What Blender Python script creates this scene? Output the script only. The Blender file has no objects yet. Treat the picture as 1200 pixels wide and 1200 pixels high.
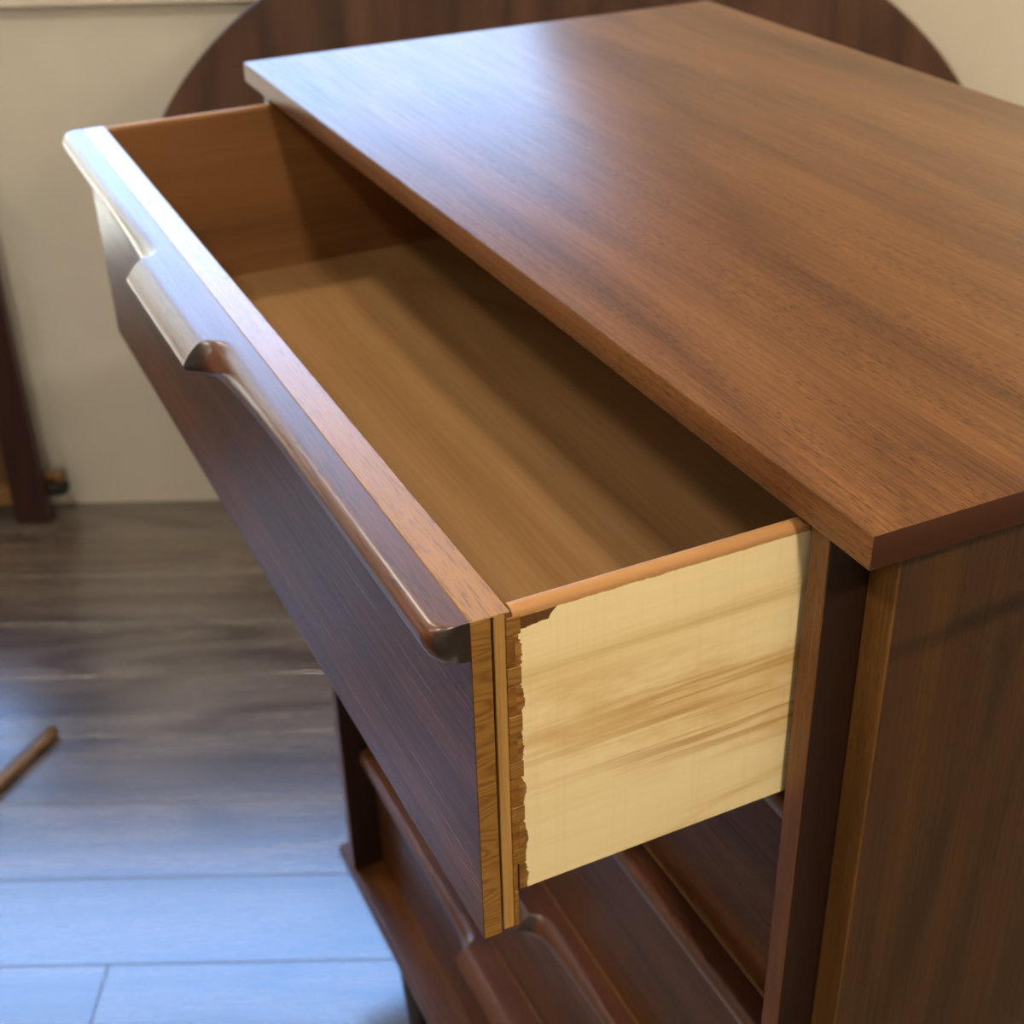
import bpy, bmesh, math, random
from mathutils import Matrix, Vector
random.seed(7)
S = bpy.context.scene
COL = S.collection

# ------------------------------------------------------------------ camera, world, light, exposure
cam_d = bpy.data.cameras.new('camera'); cam = bpy.data.objects.new('camera', cam_d); COL.objects.link(cam)
R = Matrix(((0.999724, 0.022237, 0.007580), (-0.005091, 0.520024, -0.854136), (-0.022935, 0.853862, 0.519994)))
cam.matrix_world = Matrix.Translation((0, 0, 1.5291)) @ R.to_4x4()
cam_d.sensor_width = 36; cam_d.sensor_fit = 'HORIZONTAL'; cam_d.lens = 49.86
cam_d.clip_start = 0.02
cam_d.dof.use_dof = True; cam_d.dof.focus_distance = 0.63; cam_d.dof.aperture_fstop = 13.0
S.camera = cam
S.view_settings.view_transform = 'Standard'; S.view_settings.look = 'None'
S.view_settings.gamma = 1.0; S.view_settings.use_curve_mapping = False
S.view_settings.exposure = 0.0
S.cycles.use_denoising = True
S.cycles.max_bounces = 8; S.cycles.diffuse_bounces = 5; S.cycles.glossy_bounces = 5
S.cycles.sample_clamp_indirect = 6.0

W = bpy.data.worlds.new('sky'); S.world = W; W.use_nodes = True
wt = W.node_tree; bg = wt.nodes['Background']; bg.inputs[1].default_value = 7.5
_tc = wt.nodes.new('ShaderNodeTexCoord'); _sp = wt.nodes.new('ShaderNodeSeparateXYZ'); _rp = wt.nodes.new('ShaderNodeValToRGB')
wt.links.new(_tc.outputs['Generated'], _sp.inputs[0]); wt.links.new(_sp.outputs[2], _rp.inputs[0]); wt.links.new(_rp.outputs[0], bg.inputs[0])
_rp.color_ramp.elements[0].position = 0.0; _rp.color_ramp.elements[0].color = (0.40, 0.62, 0.98, 1)
_rp.color_ramp.elements[1].position = 0.9; _rp.color_ramp.elements[1].color = (0.22, 0.46, 1.0, 1)
sun_d = bpy.data.lights.new('sun', 'SUN'); sun_d.energy = 22.0; sun_d.color = (1, .93, .80); sun_d.angle = .01
sun = bpy.data.objects.new('sun', sun_d); COL.objects.link(sun); sun.rotation_euler = (math.radians(18), 0, math.radians(20))   # from behind the house, onto the ground outside

LAMPS = [  # x, y, power, colour, what it is near
    (-0.90, 1.60, 11, (1.0, .90, .74), 'round recessed ceiling lamp nearest the window, left of the chest'),
    (-0.70, 0.10, 9, (1.0, .90, .74), 'round recessed ceiling lamp left of the camera'),
    (1.95, 2.10, 50, (1.0, .86, .62), 'round recessed ceiling lamp in the far right corner of the room'),
    (-1.85, 0.06, 7, (1.0, .90, .74), 'added round ceiling fill lamp closest to the left wall'),  # unseen fill, added to lighten the shadow inside the open drawer
    (0.45, -0.62, 28, (1.0, .88, .68), 'round recessed ceiling lamp behind the camera'),
]
LAMP_COLOR = (1.0, 0.88, 0.68)
ROOM = dict(x0=-2.6, x1=2.4, y0=-2.2, y1=2.59, h=2.45)
WIN = dict(x0=-2.42, x1=0.08, z0=1.045, z1=2.15)
LOW = dict(x0=-2.40, x1=-1.16, z0=0.22, z1=0.94)   # unseen low window left of the frame, added and sized for cream reflections

# ------------------------------------------------------------------ helpers
def lin(c):
    return tuple(((v / 255) / 12.92 if v / 255 <= 0.04045 else ((v / 255 + 0.055) / 1.055) ** 2.4) for v in c[:3]) + (1.0,)

def put(name, bm, mats, parent=None, smooth=None, loc=None):
    me = bpy.data.meshes.new(name); bm.normal_update(); bm.to_mesh(me); bm.free()
    if not isinstance(mats, (list, tuple)): mats = [mats]
    for m in mats: me.materials.append(m)
    if smooth:
        for p in me.polygons: p.use_smooth = True
        me.set_sharp_from_angle(angle=math.radians(smooth))
    o = bpy.data.objects.new(name, me); COL.objects.link(o)
    if parent: o.parent = parent
    if loc: o.location = loc
    return o

def box(bm, lo, hi, bev=0.0, seg=2, mat=0):
    lo, hi = Vector(lo), Vector(hi)
    r = bmesh.ops.create_cube(bm, size=1.0)
    vs = r['verts']
    for v in vs: v.co = Vector(((v.co.x + .5) * (hi.x - lo.x) + lo.x, (v.co.y + .5) * (hi.y - lo.y) + lo.y, (v.co.z + .5) * (hi.z - lo.z) + lo.z))
    fs = set(f for v in vs for f in v.link_faces)
    for f in fs: f.material_index = mat
    if bev > 0:
        es = list(set(e for v in vs for e in v.link_edges))
        bmesh.ops.bevel(bm, geom=es, offset=bev, segments=seg, profile=0.5, affect='EDGES')
    return bm

def BOX(lo, hi, bev=0.0, seg=2): return box(bmesh.new(), lo, hi, bev, seg)

def cyl(bm, p0, p1, r0, r1, n=20, caps=True):
    p0, p1 = Vector(p0), Vector(p1); d = (p1 - p0).normalized()
    a = d.orthogonal().normalized(); b = d.cross(a)
    rings = []
    for p, r in ((p0, r0), (p1, r1)):
        rings.append([bm.verts.new(p + (a * math.cos(2 * math.pi * k / n) + b * math.sin(2 * math.pi * k / n)) * r) for k in range(n)])
    for k in range(n): bm.faces.new((rings[0][k], rings[0][(k + 1) % n], rings[1][(k + 1) % n], rings[1][k]))
    if caps: bm.faces.new(rings[0][::-1]); bm.faces.new(rings[1])
    return bm

def lathe(bm, c, axis, prof, n=24):
    # prof: (distance along axis, radius)
    c = Vector(c); d = Vector(axis).normalized(); a = d.orthogonal().normalized(); b = d.cross(a); rings = []
    for t, r in prof:
        rings.append([bm.verts.new(c + d * t + (a * math.cos(2 * math.pi * k / n) + b * math.sin(2 * math.pi * k / n)) * max(r, 1e-4)) for k in range(n)])
    for i in range(len(rings) - 1):
        for k in range(n): bm.faces.new((rings[i][k], rings[i][(k + 1) % n], rings[i + 1][(k + 1) % n], rings[i + 1][k]))
    bm.faces.new(rings[0][::-1]); bm.faces.new(rings[-1])
    return bm

def empty(name, loc, rz=0.0):
    o = bpy.data.objects.new(name, None); COL.objects.link(o); o.location = loc; o.rotation_euler = (0, 0, rz); o.empty_display_size = .1
    return o

def tag(o, label, cat, group=None):
    o['label'] = label; o['category'] = cat
    if group: o['group'] = group
    return o

def struct(o): o['kind'] = 'structure'; return o

# ------------------------------------------------------------------ materials
class NT:
    def __init__(s, name):
        s.m = bpy.data.materials.new(name); s.m.use_nodes = True; s.t = s.m.node_tree; s.t.nodes.clear()
        s.out = s.n('ShaderNodeOutputMaterial'); s.b = s.n('ShaderNodeBsdfPrincipled'); s.l(s.b.outputs[0], s.out.inputs[0])
    def n(s, k, **kw):
        o = s.t.nodes.new(k)
        for a, v in kw.items(): setattr(o, a, v)
        return o
    def l(s, a, b): s.t.links.new(a, b)
    def put(s, sock, v):
        if isinstance(v, bpy.types.NodeSocket): s.l(v, sock)
        else: sock.default_value = v
    def math(s, op, a, b=0.0, c=0.0, clamp=False):
        o = s.n('ShaderNodeMath', operation=op, use_clamp=clamp)
        for i, v in enumerate((a, b, c)): s.put(o.inputs[i], v)
        return o.outputs[0]
    def mix(s, f, a, b, blend='MIX'):
        o = s.n('ShaderNodeMix', data_type='RGBA', blend_type=blend); s.put(o.inputs[0], f); s.put(o.inputs[6], a); s.put(o.inputs[7], b)
        return o.outputs[2]
    def mapr(s, v, a, b, c=0.0, d=1.0, kind='SMOOTHSTEP'):
        o = s.n('ShaderNodeMapRange', interpolation_type=kind)
        for i, x in enumerate((v, a, b, c, d)): s.put(o.inputs[i], x)
        return o.outputs[0]
    def ramp(s, v, stops):
        o = s.n('ShaderNodeValToRGB'); e = o.color_ramp.elements
        while len(e) < len(stops): e.new(0.5)
        for x, (p, c) in zip(e, stops): x.position = p; x.color = c
        s.l(v, o.inputs[0]); return o.outputs[0]
    def noise(s, vec, scale, detail=2.0, rough=0.5, dist=0.0):
        o = s.n('ShaderNodeTexNoise'); s.l(vec, o.inputs['Vector'])
        o.inputs['Scale'].default_value = scale; o.inputs['Detail'].default_value = detail
        o.inputs['Roughness'].default_value = rough; o.inputs['Distortion'].default_value = dist
        return o.outputs[0]
    def vscale(s, vec, v):
        o = s.n('ShaderNodeVectorMath', operation='MULTIPLY'); s.l(vec, o.inputs[0]); o.inputs[1].default_value = v; return o.outputs[0]
    def vadd(s, vec, v):
        o = s.n('ShaderNodeVectorMath', operation='ADD'); s.l(vec, o.inputs[0]); s.put(o.inputs[1], v); return o.outputs[0]

def along(axis, a, b):
    return {'X': (a, b, b), 'Y': (b, a, b), 'Z': (b, b, a)}[axis]

def wood(name, axis, dark, mid, light, rough=0.4, rings=9.0, ring_amt=.35, band_amt=.35, fibre_amt=.3, pores=.5, pore_scale=1.0, spec=.5, seed=0.0, rand=True, bump=.15, zoom=1.0, extra=None, endgrain=None, tone=0.0, coat=0.0, coat_rough=.2, coat_ior=1.5):
    t = NT(name)
    tc = t.n('ShaderNodeTexCoord').outputs['Object']
    v = t.vadd(tc, (seed * 3.1, seed * 1.7, seed * 2.3))
    oi = t.n('ShaderNodeObjectInfo')
    if rand:
        cmb = t.n('ShaderNodeCombineXYZ')
        for i in range(3): t.l(t.math('MULTIPLY', oi.outputs['Random'], (13.0, 7.0, 5.0)[i]), cmb.inputs[i])
        v = t.vadd(v, cmb.outputs[0])
    A = t.noise(t.vscale(v, along(axis, .9 * zoom, 5.5 * zoom)), 1.0, 1.5, .45, .35)
    ring = t.math('SINE', t.math('MULTIPLY', A, rings * 6.283))
    ring = t.math('MULTIPLY_ADD', ring, .5, .5)
    ring = t.math('POWER', ring, .38)
    B = t.noise(t.vscale(v, along(axis, .7 * zoom, 26 * zoom)), 1.0, 4.0, .6, .1)
    Cf = t.noise(t.vscale(v, along(axis, 9 * zoom, 480 * zoom)), 1.0, 4.0, .7)
    tot = ring_amt + band_amt + fibre_amt
    Bs = t.mapr(B, .3, .7, kind='LINEAR'); Cs = t.mapr(Cf, .28, .72, kind='LINEAR')
    s = t.math('ADD', t.math('MULTIPLY', ring, ring_amt / tot), t.math('ADD', t.math('MULTIPLY', Bs, band_amt / tot), t.math('MULTIPLY', Cs, fibre_amt / tot)))
    if tone and rand: s = t.math('ADD', s, t.math('MULTIPLY_ADD', oi.outputs['Random'], tone * 2, -tone))
    col = t.ramp(s, [(0.06, lin(dark)), (0.5, lin(mid)), (0.9, lin(light))])
    if pores:
        P = t.noise(t.vscale(v, along(axis, 120 * pore_scale, 1300 * pore_scale)), 1.0, 1.0, .5)
        big = t.noise(t.vscale(v, along(axis, 3, 30)), 1.0, 2.0, .5)
        pm = t.math('MULTIPLY', t.mapr(P, .55, .63), t.mapr(big, .35, .62, .25, 1.0))
        col = t.mix(t.math('MULTIPLY', pm, pores), col, t.mix(1.0, col, (.26, .22, .22, 1), 'MULTIPLY'))
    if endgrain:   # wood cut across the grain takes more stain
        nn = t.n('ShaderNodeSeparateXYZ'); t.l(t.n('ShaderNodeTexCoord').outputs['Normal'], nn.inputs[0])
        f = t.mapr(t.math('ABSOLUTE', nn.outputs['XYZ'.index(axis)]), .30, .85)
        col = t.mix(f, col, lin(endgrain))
    if extra: col = extra(t, tc, v, col)
    t.l(col, t.b.inputs['Base Color'])
    t.put(t.b.inputs['Roughness'], t.mapr(Cf, .3, .7, rough + .05, rough - .04, 'LINEAR'))
    t.b.inputs['Specular IOR Level'].default_value = spec
    if coat:
        t.b.inputs['Coat Weight'].default_value = coat; t.b.inputs['Coat Roughness'].default_value = coat_rough; t.b.inputs['Coat IOR'].default_value = coat_ior
    if bump:
        bp = t.n('ShaderNodeBump'); bp.inputs['Strength'].default_value = bump; bp.inputs['Distance'].default_value = .0006
        t.l(Cf, bp.inputs['Height']); t.l(bp.outputs[0], t.b.inputs['Normal'])
    return t.m

def paint(name, c, rough=.6, spec=.4, var=.03, scale=6.0, bump=0.02):
    t = NT(name); tc = t.n('ShaderNodeTexCoord').outputs['Object']
    N = t.noise(tc, scale, 3.0)
    k = lin(c); t.l(t.mix(t.mapr(N, .3, .7), tuple(x * (1 - var) for x in k[:3]) + (1,), tuple(min(1, x * (1 + var)) for x in k[:3]) + (1,)), t.b.inputs['Base Color'])
    t.b.inputs['Roughness'].default_value = rough; t.b.inputs['Specular IOR Level'].default_value = spec
    if bump:
        bp = t.n('ShaderNodeBump'); bp.inputs['Strength'].default_value = bump; t.l(t.noise(tc, 180, 2.0), bp.inputs['Height']); t.l(bp.outputs[0], t.b.inputs['Normal'])
    return t.m

FZ_ = 1.2
def streak_extra(t, tc, v, col):
    # one dark diagonal stain line in the veneer of the near side panel
    sp = t.n('ShaderNodeSeparateXYZ'); t.l(tc, sp.inputs[0])
    y, z = sp.outputs[1], sp.outputs[2]
    zc = t.math('MULTIPLY_ADD', y, STREAK[1], STREAK[0])
    w = t.math('MULTIPLY_ADD', t.noise(t.vscale(tc, (1, 22, 6)), 1.0, 3.0), .022, -.011)
    d = t.math('SUBTRACT', t.math('ADD', z, w), zc)
    up = t.mapr(t.math('ABSOLUTE', d), .0015, .009, 1.0, 0.0)
    f = t.math('MULTIPLY', up, t.mapr(y, .035, .09, .45, .8))
    return t.mix(f, col, t.mix(1.0, col, (.36, .26, .22, 1), 'MULTIPLY'))

def side_extra(t, tc, v, col):
    # raw stained edge beside the joint, and along the rounded top edge; brown mineral streaks half way up
    sp = t.n('ShaderNodeSeparateXYZ'); t.l(tc, sp.inputs[0]); y, z = sp.outputs[1], sp.outputs[2]
    nj = t.noise(t.vscale(tc, (1, 120, 420)), 1.0, 3.0, .7); nl = t.noise(t.vscale(tc, (1, 10, 60)), 1.0, 2.0)
    edge = t.math('ADD', y, t.math('ADD', t.math('MULTIPLY_ADD', nj, .004, -.002), t.math('MULTIPLY_ADD', nl, .004, -.002)))
    pin = t.math('MULTIPLY_ADD', t.math('SINE', t.math('MULTIPLY_ADD', z, 2 * math.pi / .0275, .8)), .0009, .0238)
    raw = t.math('LESS_THAN', edge, pin)
    # streaks
    m = t.math('MULTIPLY_ADD', y, .10, z)
    st = t.mapr(t.noise(t.vscale(tc, (1, 5, 170)), 1.0, 3.0, .6), .47, .62)
    bandm = t.math('MULTIPLY', t.mapr(m, -.118, -.092, 0, 1), t.mapr(m, -.066, -.050, 1, 0))
    bandm = t.math('MULTIPLY', bandm, t.mapr(y, .05, .13, .25, 1))
    col = t.mix(t.math('MULTIPLY', t.math('MULTIPLY', st, bandm), .85), col, lin((176, 124, 58)))
    patch = t.math('MULTIPLY', t.mapr(t.noise(t.vscale(tc, (1, 9, 26)), 1.0, 4.0, .65), .42, .66), t.math('MULTIPLY', t.mapr(m, -.135, -.10, 0, 1), t.mapr(m, -.050, -.030, 1, 0)))
    col = t.mix(t.math('MULTIPLY', patch, .55), col, lin((204, 156, 88)))
    # faint saw marks
    saw = t.mapr(t.noise(t.vscale(tc, (1, 330, 8)), 1.0, 2.0), .5, .7, 0, .05)
    col = t.mix(saw, col, lin((190, 150, 85)))
    col = t.mix(raw, col, t.mix(t.mapr(t.noise(t.vscale(tc, (1, 90, 300)), 1.0, 3.0), .35, .65), lin((112, 74, 30)), lin((160, 112, 52))))
    topm = t.mapr(t.math('ADD', z, t.math('MULTIPLY_ADD', nj, .002, -.001)), -.0052, -.0044)
    col = t.mix(topm, col, lin((180, 130, 80)))
    # brown finish left in a smear below the top edge next to the joint
    sm = t.math('MULTIPLY', t.math('LESS_THAN', t.math('ADD', y, t.math('MULTIPLY', nl, .02)), .050), t.math('GREATER_THAN', t.math('ADD', z, t.math('MULTIPLY_ADD', nj, .008, -.004)), -.0105))
    sm = t.math('MULTIPLY', sm, t.math('SUBTRACT', 1.0, topm))
    return t.mix(sm, col, lin((98, 62, 26)))

STREAK = (FZ_ - .0905, .108)
M = {}
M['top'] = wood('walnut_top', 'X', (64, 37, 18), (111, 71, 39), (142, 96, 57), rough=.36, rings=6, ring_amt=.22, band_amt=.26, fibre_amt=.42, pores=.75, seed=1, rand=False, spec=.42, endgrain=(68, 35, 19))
M['case'] = wood('walnut_case', 'Z', (66, 35, 14), (104, 62, 28), (136, 88, 44), rough=.42, rings=5, ring_amt=.2, band_amt=.4, fibre_amt=.4, pores=.5, seed=2, rand=True)
M['edge'] = wood('walnut_panel_edge', 'Z', (70, 42, 16), (104, 68, 28), (142, 100, 48), rough=.42, rings=5, ring_amt=.2, band_amt=.4, fibre_amt=.4, pores=.5, seed=22)
M['panel'] = wood('walnut_side_panel', 'Z', (44, 24, 8), (68, 41, 15), (94, 60, 25), rough=.42, rings=6, ring_amt=.2, band_amt=.4, fibre_amt=.4, pores=.5, seed=3, rand=False, extra=streak_extra)
M['dark'] = wood('walnut_dark_and_shaded', 'Z', (28, 12, 5), (38, 18, 8), (48, 24, 11), rough=.4, rings=3, ring_amt=.2, pores=.2, seed=4)  # dark carcass and legs; on the stile sides it stands in for shade
M['face'] = wood('walnut_drawer_face', 'X', (44, 22, 9), (86, 50, 23), (122, 77, 40), rough=.30, rings=5, ring_amt=.18, band_amt=.42, fibre_amt=.45, pores=.5, seed=5, spec=.3)
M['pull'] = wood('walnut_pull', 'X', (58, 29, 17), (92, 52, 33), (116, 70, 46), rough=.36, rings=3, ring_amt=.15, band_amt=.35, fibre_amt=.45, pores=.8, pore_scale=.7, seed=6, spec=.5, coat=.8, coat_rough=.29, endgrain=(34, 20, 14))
M['core'] = wood('lumber_core_end_grain', 'Y', (98, 64, 22), (134, 92, 36), (160, 116, 54), rough=.6, rings=14, ring_amt=.45, band_amt=.2, fibre_amt=.3, pores=0, seed=7, zoom=11, spec=.3)
M['core2'] = wood('inner_front_wood', 'Z', (120, 80, 34), (168, 124, 64), (196, 156, 92), rough=.6, rings=8, ring_amt=.3, pores=0, seed=8, zoom=3, spec=.3)
M['pin'] = wood('dovetail_end_grain', 'Y', (92, 56, 16), (132, 86, 28), (158, 110, 44), rough=.6, rings=10, ring_amt=.3, pores=.3, seed=9, zoom=4, spec=.3)
M['strip'] = wood('birch_top_edge', 'X', (126, 86, 50), (160, 114, 70), (178, 132, 88), rough=.28, rings=3, ring_amt=.15, band_amt=.3, fibre_amt=.35, pores=.5, pore_scale=.5, seed=10, spec=.6, coat=.7, coat_rough=.25)
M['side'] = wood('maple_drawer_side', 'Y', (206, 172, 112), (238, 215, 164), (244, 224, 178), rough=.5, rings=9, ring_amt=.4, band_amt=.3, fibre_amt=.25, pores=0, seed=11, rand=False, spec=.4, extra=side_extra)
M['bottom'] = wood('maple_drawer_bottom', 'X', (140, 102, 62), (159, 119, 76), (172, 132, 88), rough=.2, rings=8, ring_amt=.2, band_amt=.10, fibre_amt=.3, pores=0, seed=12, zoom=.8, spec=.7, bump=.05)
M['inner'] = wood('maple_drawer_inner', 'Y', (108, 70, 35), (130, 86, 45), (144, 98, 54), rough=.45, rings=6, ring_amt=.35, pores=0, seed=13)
M['table'] = wood('walnut_tabletop', 'Y', (48, 27, 16), (76, 48, 32), (98, 66, 46), rough=.42, rings=5, ring_amt=.35, band_amt=.45, fibre_amt=.2, pores=.3, seed=14, rand=False)
M['plank'] = wood('grey_oak_plank', 'X', (40, 32, 27), (76, 65, 57), (106, 95, 86), rough=.26, rings=7, ring_amt=.5, band_amt=.4, fibre_amt=.3, pores=.3, pore_scale=.4, seed=15, spec=1.0, tone=.1, coat=1.0, coat_rough=.24, coat_ior=1.85)
M['mahogany'] = wood('dark_red_mahogany', 'Z', (28, 8, 8), (44, 15, 13), (58, 22, 18), rough=.4, pores=.3, seed=16)
M['oak'] = wood('golden_oak', 'X', (84, 56, 26), (112, 78, 38), (128, 94, 50), rough=.45, pores=.3, seed=17)
M['brownpanel'] = wood('warm_brown_panel', 'Z', (64, 42, 20), (86, 58, 28), (100, 70, 36), rough=.5, pores=.3, seed=18)
M['stick'] = wood('brown_stick', 'X', (70, 46, 24), (92, 64, 38), (108, 78, 48), rough=.3, pores=.3, seed=19)
M['wall'] = paint('cream_wall', (214, 207, 193), rough=.55)
M['tan'] = paint('tan_bounce_wall', (158, 124, 88), rough=.6)
M['trim'] = paint('cream_trim', (222, 214, 198), rough=.4)
M['ceil'] = paint('white_ceiling', (236, 232, 224), rough=.8)
M['rubber'] = paint('dark_rubber', (30, 28, 24), rough=.6)
M['patio'] = paint('pale_patio', (214, 206, 180), rough=.9, var=.12, scale=1.5)
M['joint'] = paint('dark_joint', (30, 24, 20), rough=.9)

t = NT('window_glass'); t.t.nodes.remove(t.b)
fr = t.n('ShaderNodeBsdfTransparent'); gl = t.n('ShaderNodeBsdfGlossy'); gl.inputs['Roughness'].default_value = .02
mx = t.n('ShaderNodeMixShader'); mx.inputs[0].default_value = .06; t.l(fr.outputs[0], mx.inputs[1]); t.l(gl.outputs[0], mx.inputs[2]); t.l(mx.outputs[0], t.out.inputs[0]); M['glass'] = t.m
t = NT('lamp_glow'); t.b.inputs['Emission Color'].default_value = (*LAMP_COLOR, 1); t.b.inputs['Emission Strength'].default_value = 6; M['glow'] = t.m

# ------------------------------------------------------------------ setting
r = ROOM
floor = struct(put('floor', BOX((r['x0'] - .1, r['y0'] - .1, -.12), (r['x1'] + .1, r['y1'] + .1, -.010)), M['joint']))
PW, PL, GAP = .1610, 1.22, .0007
plank_mesh = {}
def plank_data(L, wd):
    k = (round(L, 3), round(wd, 3))
    if k not in plank_mesh:
        o = put('plank', BOX((-L / 2 + GAP / 2, -wd / 2 + GAP / 2, -.010), (L / 2 - GAP / 2, wd / 2 - GAP / 2, 0), .0008, 1), M['plank'])
        plank_mesh[k] = o.data; bpy.data.objects.remove(o)
    return plank_mesh[k]
y = 1.3415 - PW * 22; row = 0
while y < r['y1'] - .01:
    ya, yb = max(y, r['y0']), min(y + PW, r['y1'])
    if yb - ya > .02:
        ph = (-.16 + .24 * ((row * .618) % 1.0) - r['x0']) % PL
        if abs(y + PW - 1.3415) < .01: ph = (-.582 - r['x0']) % PL
        x = r['x0'] + ph - PL
        while x < r['x1']:
            xa, xb = max(x, r['x0']), min(x + PL, r['x1'])
            if xb - xa > .03:
                o = bpy.data.objects.new('plank', plank_data(xb - xa, yb - ya)); COL.objects.link(o); o.parent = floor
                o.location = ((xa + xb) / 2, (ya + yb) / 2, 0)
            x += PL
    y += PW; row += 1

bm = bmesh.new(); T = .16; y1 = r['y1']; x0, x1, H = r['x0'], r['x1'], r['h']
for a, b, c, d in ((x0 - T, LOW['x0'], -.1, WIN['z0']), (LOW['x0'], LOW['x1'], -.1, LOW['z0']), (LOW['x0'], LOW['x1'], LOW['z1'], WIN['z0']), (LOW['x1'], x1 + T, -.1, WIN['z0']),
                   (x0 - T, WIN['x0'], WIN['z0'], WIN['z1']), (WIN['x1'], x1 + T, WIN['z0'], WIN['z1']), (x0 - T, x1 + T, WIN['z1'], H + .1)):
    box(bm, (a, y1, c), (b, y1 + T, d))
struct(put('wall_back', bm, M['wall']))
struct(put('wall_left', BOX((x0 - T, r['y0'] - T, -.1), (x0, y1, H + .1)), M['tan']))  # unseen wall, tan chosen to cut blue bounce onto the drawer faces
struct(put('wall_right', BOX((x1, r['y0'] - T, -.1), (x1 + T, y1, H + .1)), M['wall']))
struct(put('wall_front', BOX((x0, r['y0'] - T, -.1), (x1, r['y0'], H + .1)), M['wall']))
struct(put('ceiling', BOX((x0 - T, r['y0'] - T, H), (x1 + T, y1 + T, H + .12)), M['ceil']))
struct(put('trim_1', BOX((WIN['x0'] - .06, y1 - .018, 1.0135), (WIN['x1'] + .06, y1 + .06, WIN['z0']), .004), M['trim']))      # window sill
def glazed(name, d, split=True):
    w = empty(name, ((d['x0'] + d['x1']) / 2, y1 + .08, d['z0'])); struct(w)
    hw, hh = (d['x1'] - d['x0']) / 2, d['z1'] - d['z0']
    bm = bmesh.new(); f = .045
    box(bm, (-hw, -.03, 0), (hw, .03, f)); box(bm, (-hw, -.03, hh - f), (hw, .03, hh)); box(bm, (-hw, -.03, f), (-hw + f, .03, hh - f)); box(bm, (hw - f, -.03, f), (hw, .03, hh - f))
    put('frame', bm, M['trim'], w)
    if split: put('mullion', BOX((-.025, -.03, f), (.025, .03, hh - f)), M['trim'], w)
    for a, b in (((-hw + f, -.025), (.025, hw - f)) if split else ((-hw + f, hw - f),)): put('pane', BOX((a, -.003, f), (b, .003, hh - f)), M['glass'], w)
    p = bpy.data.lights.new('portal', 'AREA'); p.shape = 'RECTANGLE'; p.size = 2 * hw; p.size_y = hh; p.cycles.is_portal = True
    po = bpy.data.objects.new('portal', p); COL.objects.link(po); po.location = (w.location.x, y1 + T + .005, d['z0'] + hh / 2); po.rotation_euler = (-math.pi / 2, 0, 0)
glazed('window_1', WIN, False); glazed('window_added', LOW, False)
refl = tag(put('reflection_wall', BOX((-14, y1 + 4.2, -.10), (-3.1, y1 + 4.5, 3.6), .02), M['patio']), 'added pale wall outside the windows, seen only as cream reflections', 'wall')  # unseen wall added to give the pull its cream reflection
struct(put('ground', BOX((-25, y1 + T, -.35), (25, 40, -.10)), M['patio']))

for x, y, pw, lc, lb in LAMPS:
    L = tag(empty('ceiling_lamp', (x, y, H)), lb, 'lamp')
    bm = bmesh.new(); lathe(bm, (0, 0, 0), (0, 0, -1), [(0, .10), (.006, .10), (.010, .094), (.010, .080), (.004, .076)], 28); put('lamp_ring', bm, M['trim'], L, 40)
    bm = bmesh.new(); cyl(bm, (0, 0, -.004), (0, 0, -.0106), .075, .075, 28); put('lamp_lens', bm, M['glow'], L)
    ld = bpy.data.lights.new('lamp_light', 'AREA'); ld.shape = 'DISK'; ld.size = .15; ld.energy = pw; ld.color = lc
    lo = bpy.data.objects.new('lamp_light', ld); COL.objects.link(lo); lo.parent = L; lo.location = (0, 0, -.02)

# ------------------------------------------------------------------ chest of drawers (local frame: +X along the front, +Y to the back, top at 1.2)
FZ = 1.2
chest = tag(empty('chest_of_drawers', (.1504, .5134, 0), math.radians(-64.66)), 'walnut chest of drawers with its top drawer pulled open, standing on the plank floor', 'chest of drawers')
Wd, D, TH = .95, .518, .0185
put('top_panel', BOX((-Wd, 0, FZ - TH), (0, D, FZ), .0014, 2), M['top'], chest, 40)
LED = FZ - 1.018
for s in (0, 1):
    mx_ = (lambda a: a) if s == 0 else (lambda a: -Wd - a)
    def rng(a, b): return (min(mx_(a), mx_(b)), max(mx_(a), mx_(b)))
    a, b = rng(-.0365, -.016)
    p = BOX((a, .032, LED), (b, D - .006, FZ - TH), .0008, 1)
    for fc in p.faces:
        if fc.normal.y < -.5: fc.material_index = 1
    put('side_panel', p, [M['panel'], M['edge']], chest)
    a, b = rng(-.051, -.0365)
    p = BOX((a, .007, LED), (b, .075, FZ - TH), .0006, 1)
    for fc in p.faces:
        if abs(fc.normal.x) > .9: fc.material_index = 1  # shade under the top overhang, put into the colour of the stile sides
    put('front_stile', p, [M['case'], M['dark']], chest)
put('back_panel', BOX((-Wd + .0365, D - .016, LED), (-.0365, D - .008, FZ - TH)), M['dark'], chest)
FH, PITCH, ZT = .1940, .1985, FZ - .0256
for i in range(4):
    zt = ZT - FH - PITCH * i + .0225
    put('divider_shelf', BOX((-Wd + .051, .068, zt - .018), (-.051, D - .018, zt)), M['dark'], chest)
put('bottom_board', BOX((-Wd - .004, .003, LED - .020), (.004, D - .004, LED), .005, 3), M['face'], chest, 40)
for x in (-.765, -.185):
    for yy in (.032, D - .05):
        bm = bmesh.new(); lathe(bm, (x, yy, LED - .020), (0, 0, -1), [(0, .020), (.02, .0195), (LED - .03, .012), (LED - .0202, .011)], 20)
        put('leg', bm, M['dark'], chest, 40)

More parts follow.
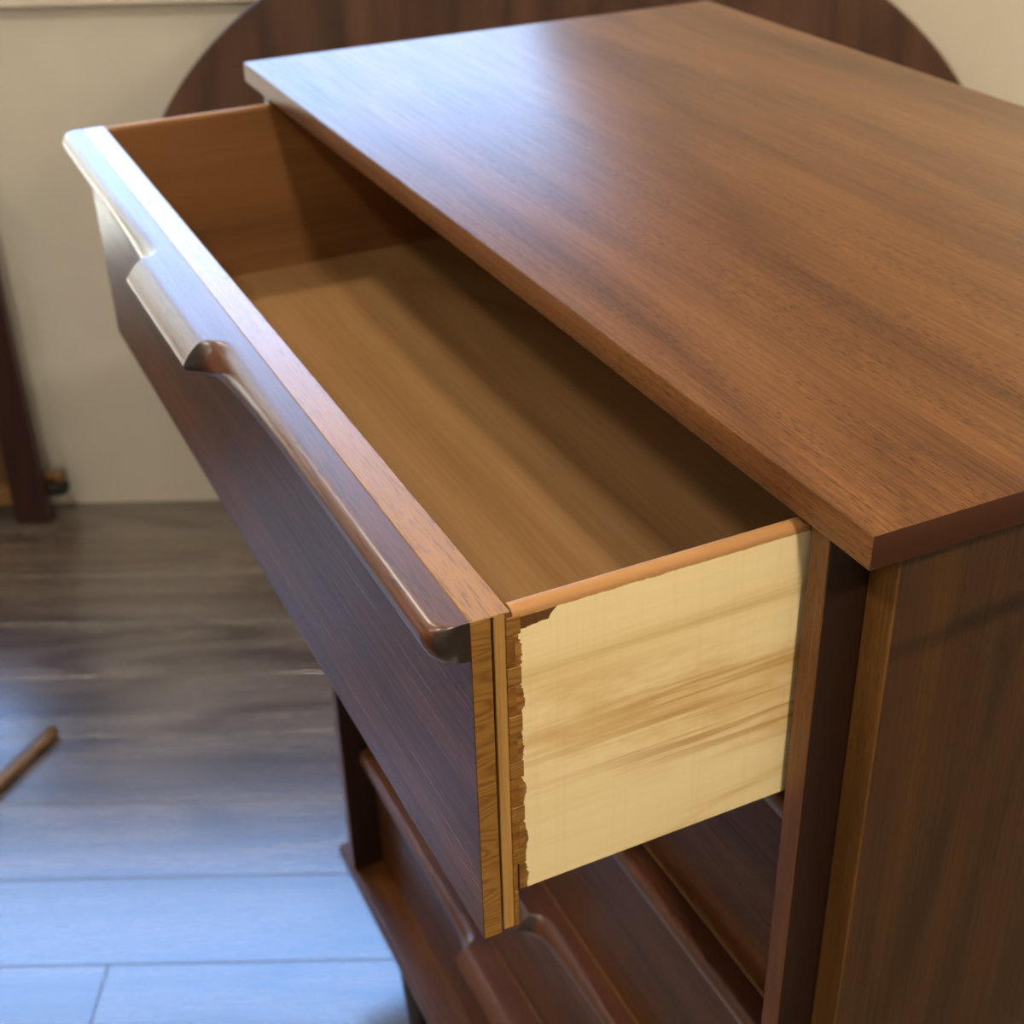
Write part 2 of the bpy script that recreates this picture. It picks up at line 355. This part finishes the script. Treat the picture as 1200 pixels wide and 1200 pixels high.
# drawer, local frame: face at y=0, +y to the back, top edge at z=0, x centred
HWD = .4193
def sm(a, b, x): x = min(1, max(0, (x - a) / (b - a))); return x * x * (3 - 2 * x)
def pull_mesh():
    bm = bmesh.new(); xs = []
    n = 150
    for k in range(n + 1): xs.append(-HWD + 2 * HWD * k / n)
    for e in (.0012, .003, .0048, .0075, .0095): xs += [-HWD + e, HWD - e]
    for k in range(45): xs += [.078 + k * .0012, -.078 - k * .0012]
    xs += [.0779, -.0779]
    xs = sorted(set(round(v, 5) for v in xs)); rings = []
    for x in xs:
        d = abs(x); e = HWD - d
        k = 1.0 if d <= .078 else .79 * math.exp(-(d - .078) / .006) + .21 * math.exp(-(d - .078) / .026)      # the grip ends in an arris, then a cove
        b = 1.0 if d <= .078 else math.exp(-(d - .078) / .016)
        p = .0195 + .0188 * k
        if e < .010: p -= .0075 * (1 - math.sqrt(max(0, 1 - ((.010 - e) / .010) ** 2)))
        c = (1 - sm(.085, .22, d)) * (1 - b)
        rt = min(.0065 + .0065 * b + .004 * c, p - .003); zt = .0075 + .0065 * b + .006 * c
        rb = min(.010 - .004 * b, p - .003); hb = .0130 - .008 * b; hf = .0205 + .003 * b
        ex = 1 + .55 * b; pr = [(0, 0), (max(.001, p - rt - .003), 0)]
        for q in range(0, 9):
            a = math.pi / 2 * q / 8; pr.append((p - rt + rt * math.sin(a) ** ex, -zt + zt * math.cos(a) ** ex))
        for q in range(1, 7):
            a = math.pi / 2 * q / 6; pr.append((p - rb + rb * math.cos(a), -zt - hb * math.sin(a)))
        pr.append((0, -hf))
        rings.append([bm.verts.new((x, -yy, zz)) for yy, zz in pr])
    m = len(rings[0])
    for i in range(len(rings) - 1):
        for k in range(m): bm.faces.new((rings[i][k], rings[i][(k + 1) % m], rings[i + 1][(k + 1) % m], rings[i + 1][k]))
    bm.faces.new(rings[0]); bm.faces.new(rings[-1][::-1])
    bmesh.ops.recalc_face_normals(bm, faces=bm.faces)
    return bm
def make_front():
    bm = BOX((-HWD, 0, -FH), (HWD, .0100, -.0012), .0004, 1)
    for fc in bm.faces: fc.material_index = 0 if fc.normal.y < -.5 else 1
    d = put('drawer', bm, [M['face'], M['core']], chest)
    put('inner_front', BOX((-HWD + .0003, .0114, -FH + .001), (HWD - .0004, .0170, -.0012), .0004, 1), M['core2'], d)
    put('top_edging', BOX((-HWD, .0004, -.0012), (HWD, .0193, 0), .0005, 1), M['strip'], d)
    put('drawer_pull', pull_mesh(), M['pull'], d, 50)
    return d
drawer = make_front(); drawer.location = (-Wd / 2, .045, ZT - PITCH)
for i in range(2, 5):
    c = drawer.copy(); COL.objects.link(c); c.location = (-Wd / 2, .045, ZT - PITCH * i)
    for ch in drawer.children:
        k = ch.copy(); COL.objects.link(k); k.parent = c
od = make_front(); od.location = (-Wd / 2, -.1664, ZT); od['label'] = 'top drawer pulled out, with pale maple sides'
SB = -.1685; ST = .0092; SL = .445
for s in (1, -1):
    a, b = sorted((s * HWD, s * (HWD - ST)))
    bm = BOX((a, .0203, SB), (b, SL, -.0002))
    es = [e for e in bm.edges if all(v.co.z > -.001 for v in e.verts) and abs(e.verts[0].co.x - e.verts[1].co.x) < 1e-6]
    bmesh.ops.bevel(bm, geom=es, offset=.0040, segments=5, profile=.5, affect='EDGES')
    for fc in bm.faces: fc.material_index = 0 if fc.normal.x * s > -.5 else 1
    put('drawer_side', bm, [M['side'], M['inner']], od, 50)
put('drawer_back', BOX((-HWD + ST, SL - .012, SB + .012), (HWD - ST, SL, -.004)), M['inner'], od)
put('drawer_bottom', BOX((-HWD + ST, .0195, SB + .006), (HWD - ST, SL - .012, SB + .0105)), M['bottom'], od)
z0 = -.0035
for k in range(7):   # fingers of the dovetail joint at the near corner: side tails and front pins in turn
    for nm, hgt in (('dovetail_tail', .0105), ('dovetail_pin', .0170)):
        z1 = max(z0 - hgt, -FH + .001)
        if z0 - z1 < .004: break
        tl = nm == 'dovetail_tail'
        bm = bmesh.new(); box(bm, (HWD - .0105, .0171, z1 + .0003), (HWD + (.0004 if tl else .0001), .0240 if tl and z1 > SB else (.0215 if z1 > SB else .0195), z0 - .0003), .0004, 1)
        put(nm, bm, M['core' if tl else 'pin'], od)
        z0 = z1
# ------------------------------------------------------------------ oval tabletop leaning against the window wall
TILT = math.atan(.115)
tt = empty('oval_tabletop', (.09, y1 - .16, 0)); tag(tt, 'large oval dark walnut tabletop leaning on edge against the cream wall behind the chest', 'tabletop')
bm = bmesh.new(); A_, B_, n, th = .7885, .59, 128, .018
prof = [(-.003, 0), (0, .003), (0, th - .004), (-.006, th)]
rings = []
for off, z in prof:
    rings.append([bm.verts.new(((A_ + off) * math.cos(2 * math.pi * k / n), B_ + (B_ + off) * math.sin(2 * math.pi * k / n), -z)) for k in range(n)])
for i in range(3):
    for k in range(n): bm.faces.new((rings[i][k], rings[i + 1][k], rings[i + 1][(k + 1) % n], rings[i][(k + 1) % n]))
bm.faces.new(rings[0]); bm.faces.new(rings[3][::-1])
bmesh.ops.recalc_face_normals(bm, faces=bm.faces)
o = put('oval_board', bm, M['table'], tt, 40); o.rotation_euler = (math.pi / 2 - TILT, 0, 0)

# ------------------------------------------------------------------ dark side table at the left edge of the photo
st = tag(empty('side_table', (-1.30, y1 - .20, 0)), 'dark red mahogany slab-legged table with golden stretcher, standing at the wall left of the chest', 'table')
def slab(xb0, xb1, xt0, xt1, ya, yb, h):
    bm = bmesh.new(); v = []
    for z, a, b in ((0, xb0, xb1), (h, xt0, xt1)):
        v.append([bm.verts.new(q) for q in ((a, ya, z), (b, ya, z), (b, yb, z), (a, yb, z))])
    for k in range(4): bm.faces.new((v[0][k], v[0][(k + 1) % 4], v[1][(k + 1) % 4], v[1][k]))
    bm.faces.new(v[0][::-1]); bm.faces.new(v[1])
    bmesh.ops.bevel(bm, geom=list(bm.edges), offset=.003, segments=2, profile=.5, affect='EDGES'); return bm
put('leg', slab(.249, .321, .268, .322, .115, .145, .70), M['mahogany'], st)
put('leg', slab(-.321, -.249, -.322, -.268, .115, .145, .70), M['mahogany'], st)
put('table_top', BOX((-.33, .02, .70), (.315, .185, .725), .004), M['mahogany'], st)
bm = bmesh.new(); box(bm, (-.262, .122, .040), (.262, .150, .080), .004); put('stretcher', bm, M['oak'], st)
put('back_board', BOX((-.256, .150, .055), (.256, .160, .530)), M['brownpanel'], st)  # upper part unseen, raised to block low-window glare on the floor
bm = bmesh.new(); lathe(bm, (.305, .152, .094), (1, 0, 0), [(0, .012), (.03, .012), (.034, .016), (.046, .017), (.052, .012), (.054, .003)], 20); put('stretcher_knob', bm, M['oak'], st, 45)
bm = bmesh.new(); lathe(bm, (.300, .158, .064), (1, 0, 0), [(0, .018), (.046, .018), (.054, .015), (.058, .006)], 20); put('rubber_bumper', bm, M['rubber'], st, 45)

# ------------------------------------------------------------------ stick on the floor
sk = bmesh.new(); L_ = .62
lathe(sk, (0, 0, 0), (1, 0, 0), [(0, .006), (.004, .0095), (.03, .0105), (L_, .0115), (L_ + .004, .008)], 18)
o = put('wooden_stick', sk, M['stick'], None, 45, (-.786, 1.832, .0116))
o.rotation_euler = (0, 0, math.atan2(1.66 - 1.832, -.86 + .786))
tag(o, 'slim rounded brown wooden stick lying on the grey planks at the left edge', 'stick')
